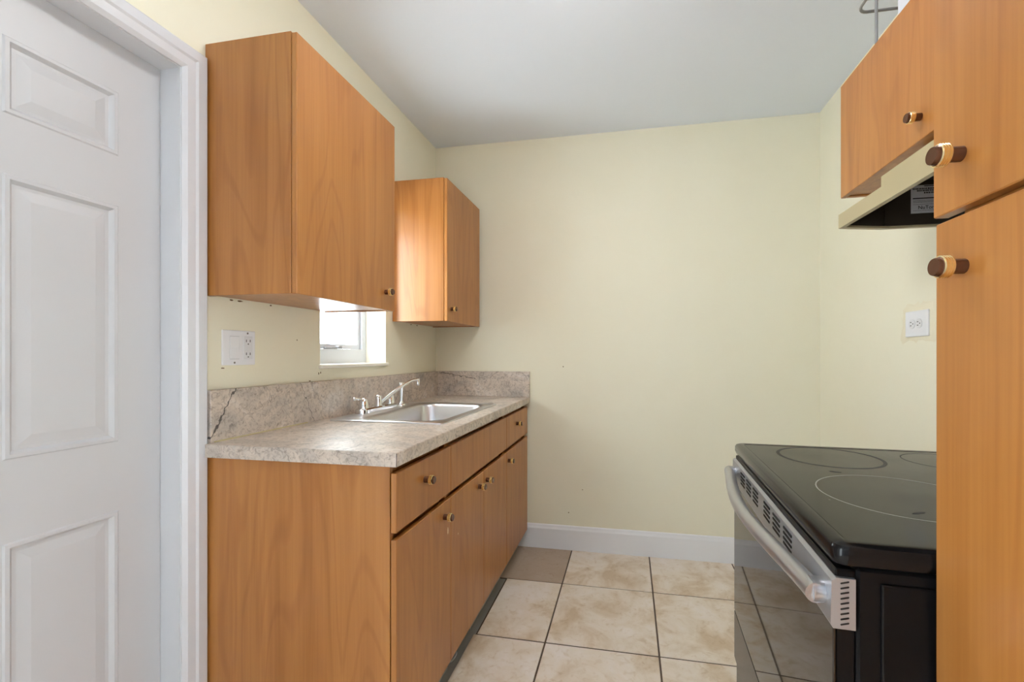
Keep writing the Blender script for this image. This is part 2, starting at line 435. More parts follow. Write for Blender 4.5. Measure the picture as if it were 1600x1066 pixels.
# tiles
TX, TY, G = 0.448, 0.461, 0.0035
xs = [-0.331 + TX * k for k in range(-2, 5)]
ys = [2.187 - TY * k for k in range(-1, 11)]
cache = {}
for i in range(len(xs) - 1):
    for j in range(len(ys) - 1):
        x0, x1 = max(xs[i], XL), min(xs[i + 1], XR); y1, y0 = min(ys[j], YB - 0.004), max(ys[j + 1], YR)
        dark = (j == 0 and i == 1)
        if y0 > 1.02:
            if i == 0: continue
            x0 = max(x0, -0.70 if dark else -0.628 + 0.008 * math.sin(j * 2.3))
        if x1 - x0 < 0.03 or y1 - y0 < 0.03: continue
        sx, sy = x1 - x0 - 2 * G, y1 - y0 - 2 * G
        key = (round(sx, 3), round(sy, 3), dark)
        if key not in cache:
            bm = newbm(); bx(bm, -sx / 2, sx / 2, -sy / 2, sy / 2, -0.006, 0.0, 0.0015)
            t = obj('tile', bm, TILED if dark else TILE, floor); cache[key] = t.data
        else:
            t = bpy.data.objects.new('tile', cache[key]); C.objects.link(t); t.parent = floor
        t.location = ((x0 + x1) / 2, (y0 + y1) / 2, random.uniform(-0.0005, 0.0005))

# baseboards
def baseboard(name, p0, p1, axis, wall, sgn):
    bm = newbm()
    prof = [(0, 0), (0.014, 0), (0.014, 0.118), (0.010, 0.128), (0.008, 0.138), (0.003, 0.142), (0, 0.142)]
    pts = [(wall + sgn * a, z) for a, z in prof]
    prism(bm, pts, axis, p0, p1)
    return struct(obj(name, bm, BASEW))
baseboard('baseboard_back', -0.66, XR, 0, YB, -1)
baseboard('baseboard_right', 1.45, YB - 0.015, 1, XR, -1)

# ---- door in the left wall: slab, six moulded panels, jamb and casing
DX = -1.262
door = struct(obj('door_1', newbm(), DOORW), 'white six-panel door set back in the left wall')
ph = [(0.17, 0.77), (0.943, 1.535), (1.66, 1.82)]
pw = [(DY1 - 0.103 - 0.207, DY1 - 0.103), (DY0 + 0.103, DY0 + 0.103 + 0.207)]
bm = newbm()
slab_holes(bm, 0, DX - 0.035, DX, (DY0 + 0.003, DY1 - 0.003), (0.01, DZ - 0.003), [(a, b, c, d) for a, b in pw for c, d in ph])
bm.to_mesh(door.data); bm.free()
for a, b in pw:
    for c, d in ph:
        bm = newbm()
        def ring(ins, x): return [(x, a + ins, c + ins), (x, b - ins, c + ins), (x, b - ins, d - ins), (x, a + ins, d - ins)]
        loft(bm, [ring(0, DX - 0.03), ring(0, DX), ring(0.003, DX + 0.003), ring(0.010, DX + 0.003), ring(0.017, DX - 0.006), ring(0.024, DX - 0.006), ring(0.046, DX - 0.002)], cap1=True)
        obj('panel', bm, DOORW, door)
trim = struct(obj('trim_1', newbm(), WHITE), 'white door casing')
bm = newbm()   # casing profile round the opening (inner edge at the opening)
cw = 0.066
def casing(bm, leg):
    prof = [(0.0, 0.006), (0.010, 0.014), (0.030, 0.016), (0.036, 0.020), (0.060, 0.020), (cw, 0.014), (cw, 0.0), (0.0, 0.0)]
    loops = []
    for (y, z, dy, dz) in leg:
        loops.append([(XL + h, y + dy * t, z + dz * t) for t, h in prof])
    loft(bm, loops, True, True)
casing(bm, [(DY1, 0.0, 1, 0), (DY1, DZ, 1, 1), (DY0, DZ, -1, 1), (DY0, 0.0, -1, 0)])
bm.to_mesh(trim.data); bm.free()
bm = newbm()
for (y0, y1, z0, z1) in ((DY1 - 0.002, DY1 + 0.0, 0, DZ), (DY0, DY0 + 0.002, 0, DZ), (DY0, DY1, DZ - 0.002, DZ)):
    bx(bm, XL - 0.2, XL + 0.002, y0, y1, z0, z1)
obj('jamb', bm, WHITE, trim)
bm = newbm()
for (y0, y1, z0, z1) in ((DY1 - 0.012, DY1 - 0.002, 0, DZ - 0.002), (DY0 + 0.002, DY0 + 0.012, 0, DZ - 0.002), (DY0 + 0.002, DY1 - 0.002, DZ - 0.012, DZ - 0.002)):
    bx(bm, DX - 0.075, DX - 0.037, y0, y1, z0, z1, 0.002)
obj('door_stop', bm, WHITE, trim)
bm = newbm(); bx(bm, XL - 0.22, XL - 0.2, DY0 - 0.05, DY1 + 0.05, 0, DZ + 0.05); obj('door_backing', bm, WHITE, trim)

# ---- window over the sink
win = Thing('window_1', (XL - 0.11, (WY0 + WY1) / 2, WZ0)); struct(win.e, 'bright white-framed window behind the left cabinets')
FXo = XL - 0.11       # room side face of the frame
bm = newbm(); slab_holes(bm, 0, FXo - 0.05, FXo, (WY0, WY1), (WZ0 + 0.004, WZ1), [(WY0 + 0.035, WY1 - 0.035, WZ0 + 0.07, WZ1 - 0.035)])
win.part('frame', bm, VINYL)
bm = newbm(); slab_holes(bm, 0, FXo - 0.036, FXo - 0.012, (WY0 + 0.036, WY1 - 0.036), (WZ0 + 0.071, WZ1 - 0.036), [(WY0 + 0.058, WY1 - 0.058, WZ0 + 0.092, WZ1 - 0.058)])
sash = win.part('sash', bm, VINYL)
bm = newbm(); bx(bm, FXo - 0.027, FXo - 0.022, WY0 + 0.056, WY1 - 0.056, WZ0 + 0.09, WZ1 - 0.056); win.part('pane', bm, GLASS, parent=sash)
bm = newbm(); bx(bm, FXo - 0.012, FXo + 0.004, 1.70, 1.78, WZ0 + 0.070, WZ0 + 0.078, 0.002); bx(bm, FXo - 0.012, FXo + 0.012, 1.775, 1.80, WZ0 + 0.072, WZ0 + 0.084, 0.002)
win.part('latch', bm, plain('grey latch metal', lin(150, 150, 154), 0.4, 0.5))
bm = newbm(); bx(bm, XL - 0.115, XL + 0.014, WY0 - 0.006, WY1 + 0.006, WZ0 - 0.012, WZ0 + 0.004, 0.003); win.part('sill', bm, SILLW)
bm = newbm()
bx(bm, XL - 0.11, XL, WY1 - 0.003, WY1 + 0.0, WZ0 + 0.004, WZ1); bx(bm, XL - 0.11, XL, WY0, WY0 + 0.003, WZ0 + 0.004, WZ1); bx(bm, XL - 0.11, XL, WY0, WY1, WZ1 - 0.003, WZ1)
win.part('reveal', bm, SILLW)

# ---- unseen glazed door, added behind the camera to bring in daylight
gd = Thing('added_window_2', (XL - 0.1, (SY0 + SY1) / 2, 0)); struct(gd.e, 'unseen glazed sliding door added behind the viewer for daylight')
bm = newbm(); slab_holes(bm, 0, XL - 0.13, XL - 0.07, (SY0, SY1), (0, SZ), [(SY0 + 0.05, (SY0 + SY1) / 2 - 0.03, 0.06, SZ - 0.05), ((SY0 + SY1) / 2 + 0.03, SY1 - 0.05, 0.06, SZ - 0.05)])
gd.part('frame', bm, VINYL)
for a, b in ((SY0 + 0.05, (SY0 + SY1) / 2 - 0.03), ((SY0 + SY1) / 2 + 0.03, SY1 - 0.05)):
    bm = newbm(); bx(bm, XL - 0.103, XL - 0.098, a, b, 0.06, SZ - 0.05); gd.part('pane', bm, GLASS)

RM = (RY0 + RY1) / 2  # unseen right-hand window, added to light the left-hand fronts
bm = newbm(); slab_holes(bm, 0, XR + 0.05, XR + 0.10, (RY0, RY1), (RZ0, RZ1), [(RY0 + 0.04, RM - 0.02, RZ0 + 0.04, RZ1 - 0.04), (RM + 0.02, RY1 - 0.04, RZ0 + 0.04, RZ1 - 0.04)])
rw = Thing('added_window_3', (XR + 0.07, RM, RZ0)); struct(rw.e, 'unseen wide window added behind the viewer for fill light'); rw.part('frame', bm, VINYL)
for a, b in ((RY0 + 0.04, RM - 0.02), (RM + 0.02, RY1 - 0.04)):
    bm = newbm(); bx(bm, XR + 0.072, XR + 0.077, a, b, RZ0 + 0.04, RZ1 - 0.04); rw.part('pane', bm, GLASS)

# ---- flush ceiling lamp, just above the frame
LX, LY_ = -0.12, 1.16
lamp = Thing('ceiling_lamp', (LX, LY_, ZC), 'round white flush ceiling lamp above the kitchen aisle', 'lamp')
bm = newbm(); lathe(bm, [(0.20, 0), (0.20, -0.02), (0.185, -0.025)], 32, 'z', (LX, LY_, ZC)); lamp.part('base', bm, WHITE, 40)
dm, dnt, db = mat('lamp diffuser'); db.inputs['Emission Color'].default_value = (1, 0.98, 0.96, 1); db.inputs['Emission Strength'].default_value = LAMP
bm = newbm(); lathe(bm, [(0.18, ZC - 0.025), (0.175, ZC - 0.05), (0.15, ZC - 0.08), (0.09, ZC - 0.10), (0.01, ZC - 0.106)], 32, 'z', (LX, LY_, 0)); lamp.part('diffuser', bm, dm, 40)

# ------------------------------------------------------------------ knobs (one mesh, axis +x, base at x = 0)
bm = newbm()
prof = [(0.0092, 0.0, 0), (0.0092, 0.015, 0), (0.0110, 0.0155, 1)]
for k in range(4):
    h = 0.016 + k * 0.0028
    prof += [(0.0138, h + 0.0006, 1), (0.0138, h + 0.0018, 1), (0.0122, h + 0.0027, 1)]
prof += [(0.0110, 0.0280, 0), (0.0110, 0.0310, 0), (0.0102, 0.0325, 0), (0.0090, 0.0325, 0)]
lathe(bm, [(r, h) for r, h, _ in prof], 24, 'x', mat=[m for _, _, m in prof[1:]])
k0 = obj('knob', bm, [BRONZE, BRASS], sm=50); KNOB = k0.data; bpy.data.objects.remove(k0)
def knob(th, parent, p, flip=False, s=1.0):
    o = inst('knob', KNOB, parent, th.lp(p), (0, 0, PI if flip else 0)); o.scale = (s, s, s); o['label'] = 'brown and brass knob'
    return o

def panel_door(th, name, x0, x1, y0, y1, z0, z1):
    return th.box(name, x0, x1, y0, y1, z0, z1, WOOD, 0.0015)

# ------------------------------------------------------------------ base cabinets, left
BF, BT = -0.600, 0.016         # door face and thickness
def base_unit(y0, y1, label, doors, drawers, knobs, dknobs):
    th = Thing('base_cabinet', ((XL + BF) / 2, (y0 + y1) / 2, 0), label, 'cabinet', 'base cabinets under the worktop')
    bm = newbm(); xf = BF - BT - 0.002; xb = -1.195
    hs = 0.73 if 1.3 < y0 < 1.5 else 0.871
    bx(bm, xb, xf, y0, y0 + 0.016, 0.10, hs); bx(bm, xb, xf, y1 - 0.016, y1, 0.10, hs)
    if hs < 0.8:
        bx(bm, xf - 0.04, xf, y0, y0 + 0.016, hs, 0.871); bx(bm, xf - 0.04, xf, y1 - 0.016, y1, hs, 0.871)
    bx(bm, xb, xf, y0 + 0.016, y1 - 0.016, 0.10, 0.116); bx(bm, xb, xb + 0.008, y0 + 0.016, y1 - 0.016, 0.116, 0.871)
    bx(bm, xf - 0.034, xf - 0.018, y0 + 0.016, y1 - 0.016, 0.655, 0.72); bx(bm, xf - 0.034, xf - 0.018, y0 + 0.016, y1 - 0.016, 0.84, 0.871)
    if y0 < 1.1: bx(bm, xb, -0.655, y0, y0 + 0.016, 0.0, 0.10)
    th.part('carcass', bm, WOOD)
    for (a, b), ky in zip(doors, knobs):
        d = panel_door(th, 'door', BF - BT, BF, a, b, 0.108, 0.671); knob(th, d, (BF, ky, 0.624))
    for (a, b), ky in zip(drawers, dknobs):
        d = panel_door(th, 'drawer_front', BF - BT, BF, a, b, 0.690, 0.848)
        if ky: knob(th, d, (BF, ky, 0.787))
    return th
g = 0.0007
u1 = base_unit(1.050, 1.409, 'maple base cabinet with one drawer and a chipped door, nearest the white door', [(1.052, 1.409 - g)], [(1.052, 1.409 - g)], [1.352], [1.214])
u2 = base_unit(1.411, 2.104, 'maple base cabinet with two doors under the sink', [(1.411 - g, 1.756 - g * 2), (1.756 + g, 2.104)], [(1.411 - g, 2.104)], [1.692, 1.790], [None])
u3 = base_unit(2.106, 2.562, 'maple base cabinet with a small drawer, beside the yellow back wall', [(2.107, 2.560)], [(2.107, 2.560)], [2.134], [2.300])
# toe kick boards and what shows in the gap between them
for th, a, b in ((u1, 1.067, 1.409), (u2, 1.75, 2.104), (u3, 2.106, 2.56)):
    th.box('toe_kick', -0.672, -0.660, a, b, -0.007, 0.099, CEMENT, 0.001)
th = u2; th.box('toe_kick', -0.672, -0.660, 1.411, 1.52, -0.007, 0.099, CEMENT, 0.001)
bm = newbm(); tube(bm, [(-0.666 + 0.012 * math.sin(t), 1.575 + 0.03 * math.cos(t), 0.002) for t in [PI * k / 10 for k in range(11)]], 0.004, 8); u2.part('pipe_collar', bm, STEEL, 60)
# chips on the first doors
def chip(th, x, y, z, w, h):
    bm = newbm(); n = 7; c = [(x + 0.0006, y + w * math.cos(2 * PI * k / n) * random.uniform(.6, 1), z + h * math.sin(2 * PI * k / n) * random.uniform(.7, 1)) for k in range(n)]
    c2 = [(x - 0.0005, p[1], p[2]) for p in c]; loft(bm, [c2, c], True, True); th.part('chip', bm, CHIP)
chip(u1, BF, 1.384, 0.566, 0.005, 0.014); chip(u2, BF, 1.474, 0.52, 0.002, 0.004)

# ------------------------------------------------------------------ worktop
CZ = 0.907; CF = -0.588; CY0 = 1.031
STONE = stone_mat('beige marbled laminate')
ct = Thing('worktop', (-0.9, 1.8, 0.872), 'beige marbled laminate worktop with upstands, sink set into it', 'worktop')
bm = newbm(); slab_holes(bm, 2, 0.872, CZ, (-1.178, CF - 0.003), (CY0 + 0.003, YB - 0.001), [(-1.115, -0.685, 1.51, 2.125)])
ct.part('top', bm, STONE)
ct.box('front_edge', CF - 0.0025, CF, CY0 + 0.0006, YB - 0.001, 0.870, CZ - 0.0006, STONE, 0.0006)
ct.box('end_edge', -1.178, CF - 0.0012, CY0, CY0 + 0.0025, 0.870, CZ - 0.0006, STONE, 0.0006)
S2 = stone_mat('marbled upstand laminate', [('Y', 1.046 - 1.8, 0.914 - 0.872, 1.130 - 1.8, 1.060 - 0.872, 0.0030), ('Y', 1.395 - 1.8, 1.060 - 0.872, 1.470 - 1.8, 0.908 - 0.872, 0.0014)])
S3 = stone_mat('marbled back upstand laminate', [('X', -1.165 + 0.9, 1.052 - 0.872, -0.93 + 0.9, 1.016 - 0.872, 0.0024)])
ct.box('upstand', -1.199, -1.1785, 1.05, YB - 0.001, 0.872, 1.058, S2, 0.0008)
ct.box('upstand', -1.178, CF, YB - 0.020, YB - 0.001, CZ + 0.0003, 1.060, S3, 0.0008)
bm = newbm(); bx(bm, CF - 0.0005, CF + 0.0004, CY0 + 0.0002, CY0 + 0.0012, 0.871, CZ - 0.001); ct.part('corner_seam', bm, INK)
bm = newbm(); tube(bm, [(-1.1775, 1.06, CZ + 0.001), (-1.1775, 1.43, CZ + 0.001)], 0.003, 6); ct.part('caulk_line', bm, plain('yellowed caulk', lin(196, 184, 140), .6))

# ------------------------------------------------------------------ sink
sk = Thing('kitchen_sink', (-0.90, 1.8175, CZ), 'stainless steel single bowl sink set into the worktop', 'sink')
sx, sy = -0.90, 1.8175
bm = newbm()
bxc, byc, bhx, bhy = -0.872, 1.8175, 0.168, 0.283
L = [rrect(sx, sy, 0.240, 0.3325, 0.03, CZ + 0.0004), rrect(sx, sy, 0.239, 0.3315, 0.03, CZ + 0.004), rrect(sx, sy, 0.234, 0.3265, 0.028, CZ + 0.006),
     rrect(bxc, byc, bhx + 0.008, bhy + 0.008, 0.072, CZ + 0.005), rrect(bxc, byc, bhx, bhy, 0.068, CZ + 0.001), rrect(bxc, byc, bhx - 0.006, bhy - 0.006, 0.066, CZ - 0.01),
     rrect(bxc, byc, bhx - 0.014, bhy - 0.014, 0.064, CZ - 0.12), rrect(bxc, byc, bhx - 0.03, bhy - 0.03, 0.055, CZ - 0.155), rrect(bxc, byc, bhx - 0.06, bhy - 0.06, 0.04, CZ - 0.162), rrect(bxc, byc, 0.03, 0.03, 0.029, CZ - 0.166)]
loft(bm, L, False, True); sk.part('bowl', bm, STEEL, 35)
bm = newbm(); lathe(bm, [(0.045, CZ - 0.163), (0.043, CZ - 0.160), (0.03, CZ - 0.161), (0.028, CZ - 0.168), (0.004, CZ - 0.168), (0.004, CZ - 0.156), (0.001, CZ - 0.155)], 24, 'z', (bxc, byc, 0)); sk.part('strainer', bm, CHROME, 40)

# ------------------------------------------------------------------ faucet
FZ = CZ + 0.0055; FX = -1.108
fa = Thing('faucet', (FX, 1.787, FZ), 'chrome two-handle faucet with a long slanted spout behind the sink', 'faucet')
bm = newbm(); loft(bm, [rrect(FX, 1.781, 0.028, 0.140, 0.026, FZ), rrect(FX, 1.781, 0.027, 0.139, 0.025, FZ + 0.016), rrect(FX, 1.781, 0.022, 0.134, 0.021, FZ + 0.021)], True, True); fa.part('base_plate', bm, CHROME, 35)
for hy, ang in ((1.678, -PI * 0.62), (1.887, PI * 0.55)):
    bm = newbm(); lathe(bm, [(0.022, FZ + 0.021), (0.021, FZ + 0.03), (0.016, FZ + 0.052), (0.012, FZ + 0.060), (0.008, FZ + 0.064), (0.001, FZ + 0.066)], 20, 'z', (FX, hy, 0)); h = fa.part('handle', bm, CHROME, 50)
    c, s = math.cos(ang), math.sin(ang)
    bm = newbm(); tube(bm, smooth_path([(FX, hy, FZ + 0.057), (FX + 0.018 * c, hy + 0.018 * s, FZ + 0.060), (FX + 0.036 * c, hy + 0.036 * s, FZ + 0.064), (FX + 0.052 * c, hy + 0.052 * s, FZ + 0.062)], 4), [0.004] * 5 + [0.0055] * 4 + [0.007] * 3 + [0.003], 10); fa.part('lever', bm, CHROME, 60, parent=h)
bm = newbm(); lathe(bm, [(0.017, FZ + 0.021), (0.016, FZ + 0.03), (0.0145, FZ + 0.05), (0.0145, FZ + 0.062), (0.010, FZ + 0.068), (0.001, FZ + 0.070)], 20, 'z', (FX, 1.787, 0)); fa.part('spout_post', bm, CHROME, 50)
bm = newbm(); sp = smooth_path([(FX + 0.004, 1.79, FZ + 0.030), (FX + 0.02, 1.845, FZ + 0.060), (FX + 0.035, 1.90, FZ + 0.088), (FX + 0.05, 1.955, FZ + 0.112), (FX + 0.060, 1.99, FZ + 0.122), (FX + 0.070, 2.025, FZ + 0.124)], 6)
tube(bm, sp, [0.0085 - 0.0015 * k / len(sp) for k in range(len(sp))], 12); s1 = fa.part('spout', bm, CHROME, 60)
bm = newbm(); lathe(bm, [(0.0085, FZ + 0.096), (0.009, FZ + 0.10), (0.009, FZ + 0.128), (0.006, FZ + 0.131)], 16, 'z', (FX + 0.070, 2.026, 0)); fa.part('aerator', bm, CHROME, 50, parent=s1)
sprx = Thing('side_sprayer', (FX, 1.985, FZ), 'chrome pull-out side sprayer beside the faucet', 'sprayer')
bm = newbm(); lathe(bm, [(0.024, FZ), (0.022, FZ + 0.006), (0.013, FZ + 0.010), (0.012, FZ + 0.02)], 20, 'z', (FX, 1.985, 0)); sprx.part('escutcheon', bm, CHROME, 45)
bm = newbm(); lathe(bm, [(0.009, FZ + 0.015), (0.010, FZ + 0.04), (0.012, FZ + 0.075), (0.014, FZ + 0.092), (0.015, FZ + 0.104), (0.012, FZ + 0.112), (0.002, FZ + 0.114)], 20, 'z', (FX, 1.985, 0)); sprx.part('spray_head', bm, CHROME, 50)

# ------------------------------------------------------------------ wall cabinets
def wall_unit(x_back, x_face, y0, y1, z0, z1, label, ky, kz, flip=False, door=None):
    sg = 1 if x_face > x_back else -1
    th = Thing('wall_cabinet', ((x_back + x_face) / 2, (y0 + y1) / 2, z0), label, 'cabinet', 'wall cabinets')
    xf = x_face - sg * 0.018
    xa, xb_ = min(x_back, xf), max(x_back, xf)
    bm = newbm()
    bx(bm, xa, xb_, y0, y0 + 0.015, z0, z1, 0.001); bx(bm, xa, xb_, y1 - 0.015, y1, z0, z1, 0.001)
    bx(bm, xa, xb_, y0 + 0.015, y1 - 0.015, z0 + 0.004, z0 + 0.019); bx(bm, xa, xb_, y0 + 0.015, y1 - 0.015, z1 - 0.015, z1)
    th.part('carcass', bm, WOOD)
    d0, d1 = door or (y0 + 0.001, y1 - 0.001)
    a, b = sorted((x_face, x_face - sg * 0.0165))
    d = panel_door(th, 'door', a, b, d0, d1, z0 - 0.001, z1 - 0.004)
    knob(th, d, (x_face, ky, kz), flip)
    return th
c1 = wall_unit(-1.198, -0.898, 1.050, 1.563, 1.331, 2.056, 'large maple wall cabinet above the wall switch, nearest the white door', 1.497, 1.397)
c2 = wall_unit(-1.198, -0.898, 2.062, 2.548, 1.333, 2.058, 'narrow-looking maple wall cabinet in the far left corner beyond the window', 2.112, 1.397)
c3 = wall_unit(1.013, 0.700, 0.75, 1.620, 1.686, 2.064, 'short maple wall cabinet above the range hood', 1.212, 1.741, True)

# ------------------------------------------------------------------ tall pantry cabinet
PX = 0.400
pt = Thing('pantry_cabinet', ((PX + XR) / 2, 0.34, 0), 'tall maple pantry cabinet with two stacked doors beside the stove', 'cabinet')
bm = newbm(); PYa, PYb = 0.03, 0.642
bx(bm, PX + 0.020, XR - 0.002, PYa, PYa + 0.016, 0, 2.30); bx(bm, PX + 0.020, XR - 0.002, PYb - 0.016, PYb, 0, 2.30)
for z in (0.09, 1.331, 2.284): bx(bm, PX + 0.020, XR - 0.002, PYa + 0.016, PYb - 0.016, z, z + 0.016)
bx(bm, XR - 0.012, XR - 0.002, PYa + 0.016, PYb - 0.016, 0, 2.30); bx(bm, PX + 0.07, PX + 0.085, PYa + 0.016, PYb - 0.016, 0, 0.09)
pt.part('carcass', bm, WOOD)
d = panel_door(pt, 'door', PX, PX + 0.018, 0.05, 0.667, 1.3415, 2.296); knob(pt, d, (PX, 0.617, 1.406), True)
d = panel_door(pt, 'door', PX, PX + 0.018, 0.05, 0.662, 0.095, 1.3320); knob(pt, d, (PX, 0.613, 1.268), True)

# ------------------------------------------------------------------ range hood
hd = Thing('range_hood', (0.78, 1.0, 1.498), 'almond metal range hood with a dark inside, under the short wall cabinet', 'range hood')
HY0, HYA, HYB, HF = 0.67, 1.284, 1.315, 0.55
out_pl = [(HF, HY0), (HF, HYA), (0.665, HYB), (1.012, HYB), (1.012, HY0)]
top_pl = [(0.643, HY0), (0.643, 1.268), (0.70, 1.313), (1.012, 1.313), (1.012, HY0)]
fl_pl = [(0.735, HY0), (0.735, 1.262), (0.76, 1.300), (1.012, 1.300), (1.012, HY0)]
def lp3(pl, z, ins=0.0):
    r = []
    for (x, y) in pl:
        xx = x + ins if x < 0.8 else x - ins; yy = y - ins if y > 1.0 else y + ins
        r.append((xx, yy, z))
    return r
bm = newbm(); loft(bm, [lp3(out_pl, 1.500), lp3(out_pl, 1.533), lp3(top_pl, 1.592), lp3(top_pl, 1.622), lp3(fl_pl, 1.630), lp3(fl_pl, 1.684)], False, True); hd.part('canopy', bm, ALMOND)
bm = newbm(); loft(bm, [lp3(out_pl, 1.500), lp3(out_pl, 1.4965), lp3(out_pl, 1.4965, 0.012), lp3(out_pl, 1.502, 0.012)]); hd.part('bottom_rim', bm, ALMOND)
bm = newbm(); loft(bm, [lp3(out_pl, 1.502, 0.012), lp3(out_pl, 1.532, 0.012), lp3(top_pl, 1.590, 0.004), lp3(top_pl, 1.620, 0.004)], False, True); hd.part('inner_lining', bm, HOODIN)
bm = newbm(); bx(bm, 0.72, 1.0, 1.235, 1.24, 1.50, 1.60)
# label on the far inner side
lb = Thing('dummy', (0, 0, 0)); 
LXa, LXb, LZa, LZb, LY = 0.728, 0.828, 1.531, 1.604, 1.2985
bm.free(); bm = newbm(); bx(bm, 0.668, 1.000, LY + 0.0005, LY + 0.003, 1.503, 1.612); side = hd.part('side_baffle', bm, HOODIN)
bm = newbm(); bx(bm, LXa, LXb, LY - 0.0003, LY + 0.0006, LZa, LZb); lab = hd.part('label', bm, LABEL); lab['label'] = 'grey warning label with black print'
bpy.data.objects.remove(lb.e)
def stripes(rows, mt):
    bm = newbm()
    for (u0, u1, v0, v1) in rows:
        bx(bm, LXa + u0 * (LXb - LXa), LXa + u1 * (LXb - LXa), LY - 0.0006, LY - 0.0002, LZb - v1 * (LZb - LZa), LZb - v0 * (LZb - LZa))
    return bm, mt
rows = [(0.30, 0.95, 0.02, 0.05), (0.04, 0.95, 0.45, 0.49)]
for (v, u0, u1) in ((0.10, 0.04, 0.95), (0.17, 0.14, 0.9), (0.25, 0.30, 0.75)):
    u = u0
    while u < u1:
        ww = random.uniform(0.018, 0.034); rows.append((u, min(u + ww, u1), v, v + 0.055)); u += ww + random.uniform(0.008, 0.02)
b_, m_ = stripes(rows, INK); hd.part('print', b_, m_, parent=lab)['kind'] = 'stuff'
rows = []
for v in (0.54, 0.575, 0.61, 0.68, 0.90):
    u = 0.05
    while u < 0.93:
        ww = random.uniform(0.01, 0.04); rows.append((u, min(u + ww, .95), v, v + 0.014)); u += ww + 0.008
b_, m_ = stripes(rows, INKG); hd.part('print', b_, m_, parent=lab)['kind'] = 'stuff'
cu = bpy.data.curves.new('t', 'FONT'); cu.body = 'NuTone'; cu.size = 0.013; cu.extrude = 0.0002
to = bpy.data.objects.new('t', cu); C.objects.link(to)
me = bpy.data.meshes.new_from_object(to.evaluated_get(bpy.context.evaluated_depsgraph_get()))
bpy.data.objects.remove(to)
me.transform(Matrix.Translation((LXa + 0.016, LY - 0.0005, LZa + 0.0105)) @ Matrix.Rotation(PI / 2, 4, 'X'))
me.transform(Matrix.Translation(-Vector(hd.off))); me.materials.clear(); me.materials.append(INK)
o = bpy.data.objects.new('lettering', me); C.objects.link(o); o.parent = lab

# ------------------------------------------------------------------ stove (local frame: x back from the door face, y from the near side)
SW, SD = 0.735, 0.66
st = Thing('stove', (0.283, 0.672, 0), 'black glass-top electric stove with a bowed steel oven handle', 'stove', rz=math.radians(-2.5), local=True)
ST = 0.895
bm = newbm(); bx(bm, 0.030, SD, 0.006, SW - 0.006, 0.03, 0.862, 0.004); st.part('body', bm, BLKSIDE)
# embossed side panel on the near side
bm = newbm(); bx(bm, 0.058, SD - 0.03, 0.002, 0.008, 0.06, 0.845, 0.003, 2); bx(bm, 0.20, 0.215, 0.0, 0.004, 0.10, 0.80, 0.002); st.part('side_panel', bm, BLKSIDE)
# cooktop: rim frame, ceramic glass
bm = newbm()
def cl(ins, z, r): return rrect(SD / 2, SW / 2, SD / 2 - ins, SW / 2 - ins, r, z, 5)
loft(bm, [cl(0.012, 0.863, 0.012), cl(0.003, 0.866, 0.016), cl(0.0, 0.874, 0.018), cl(0.0, 0.886, 0.018), cl(0.003, 0.892, 0.018), cl(0.009, ST, 0.018), cl(0.022, ST, 0.012), cl(0.0235, ST - 0.0015, 0.012)], True, False)
ctop = st.part('cooktop_frame', bm, BLKENAMEL, 35)
bm = newbm(); loft(bm, [cl(0.0235, ST - 0.006, 0.012), cl(0.0235, ST - 0.0008, 0.012)], True, True); gl = st.part('cooktop_glass', bm, COOKTOP)
def ringmesh(cx, cy, r0, r1):
    bm = newbm(); n = 64
    A = [(cx + r0 * math.cos(2 * PI * k / n), cy + r0 * math.sin(2 * PI * k / n), ST - 0.0006) for k in range(n)]
    B = [(cx + r1 * math.cos(2 * PI * k / n), cy + r1 * math.sin(2 * PI * k / n), ST - 0.0006) for k in range(n)]
    A0 = [(p[0], p[1], ST - 0.001) for p in A]; B0 = [(p[0], p[1], ST - 0.001) for p in B]
    loft(bm, [A0, A, B, B0]); return bm
st.part('burner_ring', ringmesh(0.205, 0.590, 0.113, 0.121), RINGD, parent=gl)
st.part('burner_ring', ringmesh(0.215, 0.270, 0.139, 0.1415), RINGL, parent=gl)
st.part('burner_ring', ringmesh(0.47, 0.600, 0.088, 0.090), RINGD, parent=gl)
st.part('burner_ring', ringmesh(0.49, 0.270, 0.088, 0.090), RINGL, parent=gl)
for mx, my, a, b, ang in ((0.190, 0.172, 0.016, 0.0045, 0.5), (0.160, 0.430, 0.013, 0.006, -0.2)):
    bm = newbm(); pts = [(a * math.cos(2 * PI * k / 12) * random.uniform(.8, 1), b * math.sin(2 * PI * k / 12) * random.uniform(.7, 1)) for k in range(12)]
    pts = [(mx + p * math.cos(ang) - q * math.sin(ang), my + p * math.sin(ang) + q * math.cos(ang)) for p, q in pts]
    loft(bm, [[(p, q, ST - 0.001) for p, q in pts], [(p, q, ST - 0.0005) for p, q in pts]], False, True); st.part('burn_mark', bm, RINGD, parent=gl)
bm = newbm()
A = [(SD - 0.05, ST - 0.001), (SD - 0.002, ST - 0.001), (SD - 0.002, ST + 0.15), (SD - 0.022, ST + 0.15), (SD - 0.034, ST + 0.135)]
loft(bm, [[(x, 0.02, z) for x, z in A], [(x, SW - 0.02, z) for x, z in A]], True, True); st.part('control_panel', bm, BLKENAMEL)
